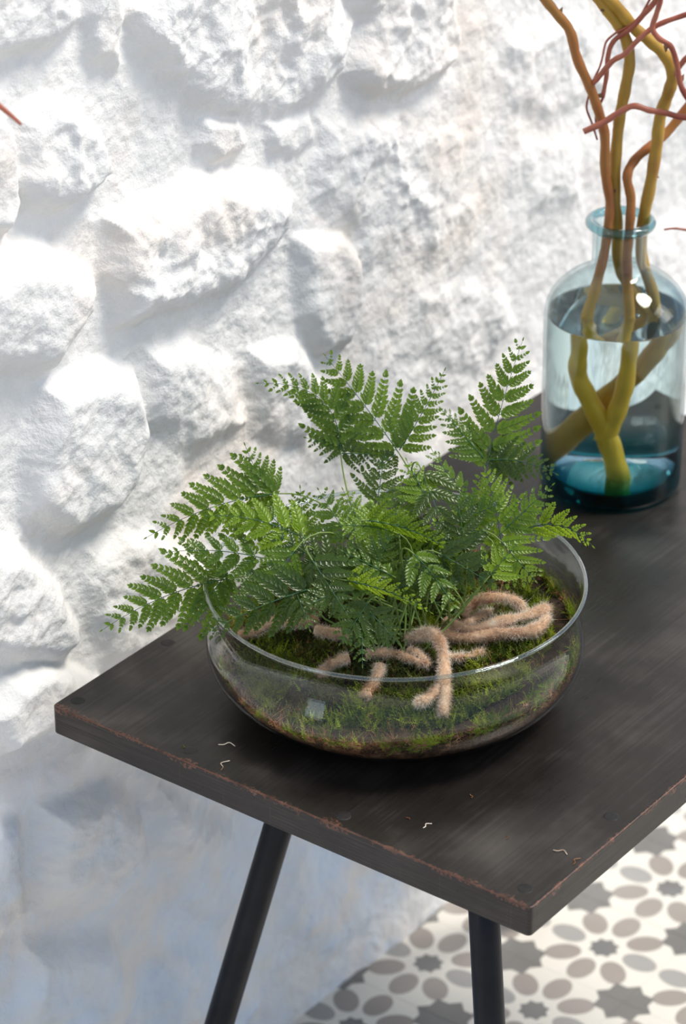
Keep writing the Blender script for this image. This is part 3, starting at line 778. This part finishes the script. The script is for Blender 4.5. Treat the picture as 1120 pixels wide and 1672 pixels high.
FR = [ # base(px,py,cm) tip(px,py,cm) W roll bend tone
 dict(b=(378, 944, 0), t=(165, 1030, -4), W=92, roll=8, bend=(-5, -26), tone=0),
 dict(b=(372, 935, 0), t=(318, 1018, -2), W=36, roll=15, bend=(-8, 0), tone=0, stalk=False),
 dict(b=(455, 806, 3), t=(237, 879, 1), W=88, roll=0, bend=(0, -28), tone=0),
 dict(b=(446, 812, 3), t=(400, 727, 3), W=46, roll=0, bend=(-4, 6), tone=0, stalk=False),
 dict(b=(500, 880, -1), t=(331, 843, -3), W=62, roll=18, bend=(0, -26), tone=2),
 dict(b=(452, 918, -2), t=(272, 902, -4), W=58, roll=18, bend=(0, -20), tone=0),
 dict(b=(497, 885, 1), t=(490, 797, 1), W=40, roll=0, tone=0),
 dict(b=(505, 962, -6), t=(333, 1036, -9), W=72, roll=-12, bend=(0, -12), tone=1),
 dict(b=(482, 962, -6), t=(506, 1028, -8), W=36, roll=0, tone=1, stalk=False),
 dict(b=(532, 962, -5), t=(588, 890, -5), W=52, roll=0, tone=1),
 dict(b=(510, 915, -6), t=(567, 1003, -8), W=60, roll=10, tone=1),
 dict(b=(480, 900, -5), t=(420, 985, -7), W=48, roll=-10, tone=0),
 dict(b=(556, 735, 6), t=(419, 626, 4), W=62, roll=5, bend=(66, -62), tone=0, n=11, root=at_d(592, 880, 3)),
 dict(b=(560, 728, 6), t=(500, 715, 6), W=30, roll=5, tone=1, stalk=False),
 dict(b=(558, 740, 6), t=(612, 742, 5), W=34, roll=5, tone=1, stalk=False),
 dict(b=(650, 738, 5), t=(530, 580, 6), W=100, roll=0, bend=(0, -8), tone=0, n=8, root=at_d(700, 850, 3)),
 dict(b=(652, 735, 5), t=(726, 604, 5), W=44, roll=0, bend=(4, 4), tone=0, stalk=False),
 dict(b=(646, 742, 5), t=(608, 770, 5), W=24, roll=0, tone=1, stalk=False),
 dict(b=(616, 820, 3), t=(628, 740, 4), W=50, roll=0, tone=1),
 dict(b=(793, 765, 3), t=(854, 554, 2), W=92, roll=-5, bend=(-6, -4), tone=0, n=9),
 dict(b=(795, 752, 3), t=(908, 774, 1), W=46, roll=-10, bend=(0, -18), tone=1, stalk=False),
 dict(b=(790, 748, 3), t=(720, 668, 3), W=44, roll=30, tone=0, stalk=False),
 dict(b=(862, 862, 1), t=(968, 892, -1), W=44, roll=35, bend=(8, -34), tone=2, n=7),
 dict(b=(820, 896, -1), t=(792, 764, -1), W=84, roll=8, bend=(6, 0), tone=2, n=8),
 dict(b=(826, 862, -1), t=(902, 792, -1), W=40, roll=-10, tone=0),
 dict(b=(818, 884, -3), t=(874, 948, -4), W=62, roll=0, tone=2),
 dict(b=(748, 798, 1), t=(704, 733, 2), W=38, roll=50, tone=0),
 dict(b=(690, 772, 0), t=(736, 892, -3), W=58, roll=-20, tone=1),
 dict(b=(642, 868, -3), t=(552, 858, -5), W=50, roll=25, bend=(0, -8), tone=2),
 dict(b=(600, 850, -4), t=(740, 900, -5), W=44, roll=50, bend=(0, -18), tone=0),
 dict(b=(676, 905, -6), t=(749, 1006, -8), W=52, roll=-38, bend=(8, -8), tone=0),
 dict(b=(566, 948, -6), t=(704, 1000, -8), W=34, roll=55, bend=(0, -14), tone=2),
 dict(b=(720, 905, -5), t=(812, 958, -6), W=54, roll=15, tone=1),
 dict(b=(700, 820, -1), t=(664, 752, 0), W=44, roll=20, tone=2),
 dict(b=(750, 850, -2), t=(820, 820, -2), W=50, roll=10, tone=0),
 dict(b=(760, 900, -3), t=(745, 800, -2), W=60, roll=0, tone=1),
 dict(b=(800, 940, -4), t=(850, 880, -3), W=44, roll=0, tone=2),
 dict(b=(570, 880, -3), t=(520, 800, 0), W=60, roll=10, tone=0),
 dict(b=(590, 860, -1), t=(560, 800, 1), W=42, roll=10, tone=2),
 dict(b=(650, 860, -2), t=(640, 790, 1), W=60, roll=0, tone=0),
 dict(b=(540, 930, -4), t=(450, 870, -4), W=56, roll=20, tone=1),
 dict(b=(600, 950, -5), t=(640, 870, -5), W=60, roll=20, tone=1),
 dict(b=(640, 940, -5), t=(560, 900, -6), W=54, roll=30, tone=0),
 dict(b=(650, 960, -6), t=(720, 940, -7), W=44, roll=30, tone=1),
 dict(b=(600, 985, -6), t=(556, 1050, -7), W=46, roll=0, tone=1),
 dict(b=(605, 1000, -6), t=(650, 1050, -7), W=34, roll=10, tone=1),
 dict(b=(590, 1010, -6), t=(592, 1085, -7), W=32, roll=0, tone=1),
 dict(b=(560, 960, -6), t=(500, 990, -8), W=40, roll=0, tone=1),
 dict(b=(440, 940, -4), t=(380, 1000, -6), W=42, roll=0, tone=0),
 dict(b=(470, 870, 0), t=(420, 820, 1), W=40, roll=20, tone=0),
 dict(b=(780, 870, -2), t=(700, 850, -2), W=52, roll=20, tone=2),
 dict(b=(740, 960, -5), t=(690, 900, -5), W=48, roll=10, tone=1),
]
for k, d in enumerate(FR): frond(seed=k, **d)
r3 = np.random.default_rng(77)
for k in range(16):
    a = r3.uniform(0, 2 * np.pi); rr = r3.uniform(.35, 1)
    tx = 655 + 175 * rr * math.cos(a); ty = 885 + 85 * rr * math.sin(a); bx = 655 + 110 * (rr - .55) * math.cos(a); by = 915 + 50 * (rr - .6) * math.sin(a)
    dd = r3.uniform(-1, 5)
    frond((bx, by, dd), (tx, ty, dd + r3.uniform(-2, 2)), r3.uniform(40, 62), roll=r3.uniform(-30, 45), tone=int(r3.choice([0, 1, 1, 2])), seed=200 + k)
# thin bare stalks standing between the rhizomes and the leaves
for x0, y0, x1, y1 in ((672, 1040, 660, 950), (690, 1035, 700, 960), (700, 1040, 735, 975), (655, 1045, 640, 960), (732, 1030, 732, 960), (640, 1050, 612, 960), (665, 1045, 678, 940), (620, 1055, 600, 980)):
    a_ = at_z(x0, y0, .066); b2 = at_d(x1, y1, -6)
    mb = MB(); mb.add(*tube(bez([a_, (a_ + b2) / 2 + [.002, 0, .004], b2], 8), .0008, 6, False)); mb.obj('stalk', M_STALK, fern)

# furry rhizomes
def z3(x, y): return (320 + x * .5893, 940 + y * .5893)
RH = [
 ([(735, 108, .080), (765, 78, .088), (800, 64, .092), (850, 60, .092), (890, 74, .088), (912, 104, .080)], .0046, 'looping'),
 ([(690, 128, .074), (760, 146, .078), (840, 128, .080), (910, 112, .082), (960, 96, .082), (978, 90, .080)], .0048, ''),
 ([(690, 165, .070), (760, 172, .072), (830, 160, .074), (900, 158, .075), (950, 145, .076), (976, 110, .080)], .0058, ''),
 ([(585, 178, .066), (615, 168, .074), (650, 160, .080), (676, 182, .080), (686, 230, .072), (688, 290, .058), (690, 340, .046), (684, 388, .036)], .0056, ''),
 ([(684, 300, .056), (655, 330, .048), (628, 348, .043), (612, 354, .042)], .0042, ''),
 ([(512, 248, .062), (505, 275, .056), (488, 305, .048), (466, 336, .042)], .0046, ''),
 ([(425, 228, .060), (390, 238, .058), (362, 256, .053), (342, 282, .046)], .0044, ''),
 ([(690, 224, .066), (740, 226, .066), (800, 210, .068)], .0036, ''),
 ([(470, 220, .062), (510, 214, .064), (560, 220, .064), (630, 245, .060)], .0042, ''),
 ([(590, 205, .064), (620, 222, .063), (648, 250, .058)], .0038, ''),
 ([(120, 168, .052), (165, 150, .058), (220, 128, .062), (290, 128, .064), (340, 120, .066)], .0052, ''),
 ([(235, 100, .068), (290, 92, .072), (340, 75, .074)], .0060, ''),
 ([(330, 150, .064), (380, 160, .064), (430, 165, .065)], .0050, ''),
 ([(700, 145, .072), (730, 150, .072), (770, 120, .074), (820, 100, .074)], .0050, '')]
for k, (P, R, lab) in enumerate(RH):
    pts = []
    for x, y, z in P:
        for _ in range(4):
            p = at_z(*z3(x, y), z); zs = float(surf(np.array(p[0] - bc[0]), np.array(p[1] - bc[1]))) + R * .75
            z = max(z, zs)
        p = at_z(*z3(x, y), z); q = p[:2] - bc[:2]; rr = np.hypot(*q); mx = inner_r(z) - R * 1.0 - .002
        if rr > mx: p[:2] = bc[:2] + q * mx / rr
        pts.append(p)
    C = catmull(pts, 10); nC = len(C); tt = np.linspace(0, 1, nC)
    Rr = R * (.82 + .12 * np.sin(tt * 17 + k) + .30 * (vnoise(tt * 9 * nC / 30 + 5, tt * 0 + k * 1.7, 5) - .4)) * np.where(tt > .9, np.sqrt(np.clip(1 - ((tt - .9) / .1) ** 2, .05, 1)), 1)
    mb = MB(); mb.add(*tube(C, Rr, 12, True, .10))
    ro = mb.obj('rhizome', M_RHIZ, fern, label='furry pinkish brown creeping rhizome')
    nh = int(900 * nC / 40 * R / .005) * 3
    i = rng.integers(0, nC - 1, nh); f = rng.random(nh)[:, None]; Pc = C[i] * (1 - f) + C[i + 1] * f
    T = C[i + 1] - C[i]; T /= np.linalg.norm(T, axis=1)[:, None]
    Rn = rng.normal(size=(nh, 3)); Rn -= T * (Rn * T).sum(1)[:, None]; Rn /= np.linalg.norm(Rn, axis=1)[:, None]
    hp = Pc + Rn * (Rr[i] * .92)[:, None]
    fz = strands('fuzz', M_FUZZ, hp, Rn * .8 + T * .5 + rng.normal(size=(nh, 3)) * .5, .0034, .00012, 0, None, None, 1.0, fern)
    fz.parent = ro; ro_loc = ro.location.copy()

# ------------------------------------------------------------------ glass bottle vase with water
VC = np.array([0.63922, -0.16627, 0.0])
vo = [(0, .006), (.05, .003), (.060, .0004), (.0655, .002), (.0685, .0065), (.0692, .012), (.0694, .05), (.0696, .10), (.0699, .16), (.0699, .181), (.0690, .1895), (.0655, .200), (.0590, .2095), (.0500, .2180), (.0400, .2245), (.0315, .2290), (.0275, .2325), (.0262, .2380), (.0260, .25), (.0260, .266), (.0268, .2705), (.0300, .2725), (.0322, .2750), (.0325, .2785), (.0312, .2812), (.0285, .2818)]
vi = [(.0235, .2805), (.0225, .274), (.0225, .25), (.0226, .238), (.0240, .2310), (.0285, .2265), (.0375, .2215), (.0470, .2150), (.0560, .2070), (.0625, .198), (.0660, .1885), (.0668, .180), (.0667, .16), (.0664, .10), (.0662, .05), (.0655, .022), (.0600, .0155), (.045, .014), (0, .018)]
V, Fc = lathe(sm(vo, 3) + sm(vi, 3), 128)
vase = mesh_obj('glass_bottle_vase', V, Fc, M_VASE, label='round shouldered pale teal glass bottle vase holding willow branches', cat='vase')
vase.location = VC
a_ = np.linspace(0, 2 * np.pi, 97); V, Fc = tube(np.column_stack([.0292 * np.cos(a_), .0292 * np.sin(a_), np.full(97, .2778)]) + VC, .0046, 12, False)
mesh_obj('rim', V, Fc, M_VRIM, vase, label='thick darker teal glass rim')
wz = .1840
wi = [(0, .0185), (.045, .0145), (.0598, .016), (.0652, .0225), (.0659, .05), (.0661, .10), (.0664, .16), (.06655, wz - .0012), (.0665, wz), (.064, wz - .0006), (0, wz - .0006)]
V, Fc = lathe(wi, 96)
wat = mesh_obj('water', V, Fc, M_WATER, label='clear water filling the glass bottle vase to its shoulder', cat='water', kind='stuff')
wat.location = VC

# ------------------------------------------------------------------ willow branches
DV = (VC - CAM) @ FW
def vz_depth(z): return 0
def bp(x, y, dd=0.0, under=False):
    """point at photo pixel on the upright plane through the vase axis facing the camera, dd cm behind"""
    if under: x = 1003 + (x - 1003) * .74
    d = ray(x, y); n = nrm([FW[0], FW[1], 0])
    t = ((VC - CAM) @ n + dd * .01) / (d @ n); return CAM + d * t
PXV = 1 / F_PX * DV
def branch(parent, name, pts, w0, w1, m, seg=12, buds=0, lab=None):
    C = catmull([bp(*p) if not isinstance(p, np.ndarray) else p for p in pts], 8)
    R = (np.interp(C[:, 2], [.08, .24], [w0, w1]) if lab is None else np.linspace(w0, w1, len(C))) * PXV / 2
    R = R * (1 + .05 * np.sin(np.arange(len(C)) * .9 + w0))
    mb = MB(); mb.add(*tube(C, R, seg, True, .015))
    o = mb.obj(name, m, parent, label=lab) if lab else mb.obj(name, m, parent)
    STEMS.append((C, R)); return o, C, R
STEMS = []
def near(x, y):
    best = None
    for C, R in STEMS:
        q = C - CAM; dd = q @ FW; u = 560 + F_PX * (q @ RT) / dd; v = 836 - F_PX * (q @ UP) / dd
        e = np.hypot(u - x, v - y); i = int(e.argmin())
        if best is None or e[i] < best[0]: best = (e[i], C[i])
    return best[1]
def bud(parent, at, d, s=.005):
    d = nrm(d); P = [np.array(at), np.array(at) + d * s * .5, np.array(at) + d * s]
    at = np.array(at); mb = MB(); mb.add(*tube(P, [s * .22, s * .25, s * .05], 7)); mb.obj('bud', M_BUD, parent)
U = True
base_f = bp(1018, 792, 0, U)
br1 = empty('forked_willow_branch', tuple(base_f), 'forked mustard and orange willow branch whose cut end rests on the vase bottom', 'branch')
branch(br1, 'stem', [(1020, 812, 0, U), (1005, 750, 0, U), (988, 692, 0, U), (965, 645, 0, U), (944, 600, 0, U), (945, 560, -.5, U), (958, 520, -.8), (972, 470, -1), (985, 420, -.8), (993, 370, -.5), (996, 330, 0), (988, 280, 0), (987, 220, 0), (975, 175, 0), (962, 140, 0), (942, 95, 0), (930, 50, 0), (905, 18, 0), (880, -15, 0), (850, -70, 0), (800, -150, 0), (760, -260, 0)], 27, 15.5, M_ORY)
branch(br1, 'stem', [(985, 706, 0, U), (1002, 670, -.3, U), (1020, 620, -.6, U), (1030, 560, -.8, U), (1028, 520, -.8), (1025, 470, -.8), (1024, 420, -.6), (1028, 370, -.4), (1030, 325, 0), (1024, 288, 0), (1036, 262, 1), (1060, 240, 2), (1090, 215, 3), (1130, 165, 4), (1170, 110, 5), (1200, 30, 6)], 24, 15, M_ORY)
C_ = [(967, 137, 0), (978, 125, -.5), (1000, 100, -1), (1020, 88, -1.5), (1042, 65, -1.5), (1062, 48, -1.5), (1085, 36, -1.5), (1125, 22, -1.5), (1180, 0, -2)]
branch(br1, 'shoot', C_, 9, 8, M_RED, 8, lab='thin red brown shoot')
branch(br1, 'shoot', [(984, 158, .5), (990, 125, .5), (993, 90, .5), (1003, 66, .4), (1030, 46, .2), (1052, 22, .2), (1070, 2, .2), (1100, -40, 0)], 7, 10, M_RED, 8, lab='thin red brown shoot')
branch(br1, 'shoot', [(967, 134, .2), (978, 112, .2), (984, 92, .2), (990, 68, .2), (1008, 52, .2), (1020, 46, .3), (1042, 30, .3), (1056, 8, .3), (1070, -20, .3)], 3.5, 4, M_RED, 6, lab='thin red brown shoot')
branch(br1, 'shoot', [(975, 228, .3), (966, 200, .3), (958, 178, .3), (960, 160, .3), (968, 140, .3)], 3.5, 4, M_RED, 6, lab='thin red brown shoot')
branch(br1, 'shoot', [(973, 205, .6), (974, 185, .6), (986, 156, .6)], 4, 5, M_RED, 6, lab='thin red brown shoot')
for (x, y), d in (((912, 25), (1, 0, 1)), ((1001, 320), (1, -.5, .6)), ((1008, 167), (-1, .5, .2))): bud(br1, near(x, y), np.array(d), .009)
bud(br1, near(1005, 775), np.array([1, -.8, .1]), .012)

br2 = empty('yellow_willow_branch', tuple(bp(905, 735, 3, U)), 'thick mustard willow branch slanting across the vase underwater and rising as two tall stems', 'branch')
branch(br2, 'stem', [(905, 735, 3.0, U), (950, 685, 2.5, U), (985, 640, 2.2, U), (1030, 595, 1.8, U), (1062, 560, 1.4, U), (1058, 520, 1.2), (1030, 470, .8), (1010, 430, .5), (1008, 370, .6), (1004, 320, .8), (1006, 250, 1), (1012, 190, 1), (1022, 140, 1), (1028, 95, 1), (1018, 55, 1), (998, 25, 1), (972, -10, 1), (930, -80, 1), (900, -180, 1)], 30, 18, M_YEL)
branch(br2, 'stem', [(1062, 562, 1.4, U), (1070, 530, 1.3), (1066, 480, 1), (1048, 420, .8), (1050, 362, .8), (1062, 300, .8), (1072, 240, .8), (1078, 190, .8), (1092, 150, .8), (1098, 120, .8), (1085, 90, .8), (1060, 66, .8), (1035, 45, .8), (1010, 15, .8), (985, -12, .8), (950, -60, .8), (920, -140, .8)], 18, 19, M_YEL)
branch(br2, 'shoot', [(1098, 124, .5), (1130, 90, 0), (1170, 120, -2), (1160, 185, -2.5), (1120, 192, -2.2), (1085, 184, -2), (1060, 180, -2), (1035, 173, -2), (1012, 183, -2), (985, 200, -2), (953, 215, -2)], 9, 10, M_RED, 8, lab='thin red brown shoot')
branch(br2, 'shoot', [(930, -110, .5), (1000, -110, -1), (1060, -60, -1.8), (1078, -10, -2), (1072, 22, -2), (1065, 45, -2), (1075, 62, -2), (1095, 76, -2), (1105, 105, -2), (1110, 135, -2), (1122, 160, -2), (1140, 185, -2)], 8, 9, M_RED, 8, lab='thin red brown shoot')
branch(br2, 'shoot', [(1160, 185, -2.5), (1190, 270, -2), (1170, 350, -1.5), (1140, 378, -1.2), (1118, 375, -1), (1100, 373, -1), (1084, 375, -1)], 5, 3, M_RED, 6, lab='thin red brown shoot')
for (x, y), d in (((1086, 72), (0, 0, -1)), ((1112, 133), (1, 0, 1)), ((1080, 285), (1, -.5, -.7)), ((978, 22), (-1, 0, 0))): bud(br2, near(x, y), np.array(d), .009)

# ------------------------------------------------------------------ twig stuck in the wall at the left
tw = [at_d(-60, 130, 0, 2.33), at_d(-25, 155, -1, 2.31), at_d(5, 178, -2, 2.30), at_d(22, 192, -2.5, 2.30), at_d(34, 203, -3, 2.30)]
pw = at_y(-90, 120, .04)
C = catmull([pw] + tw[1:], 6); mb = MB(); mb.add(*tube(C, np.linspace(.0028, .0012, len(C)), 8))
mb.obj('twig', M_RED, None, label='short orange brown twig tip poking in from the left before the wall', cat='twig')
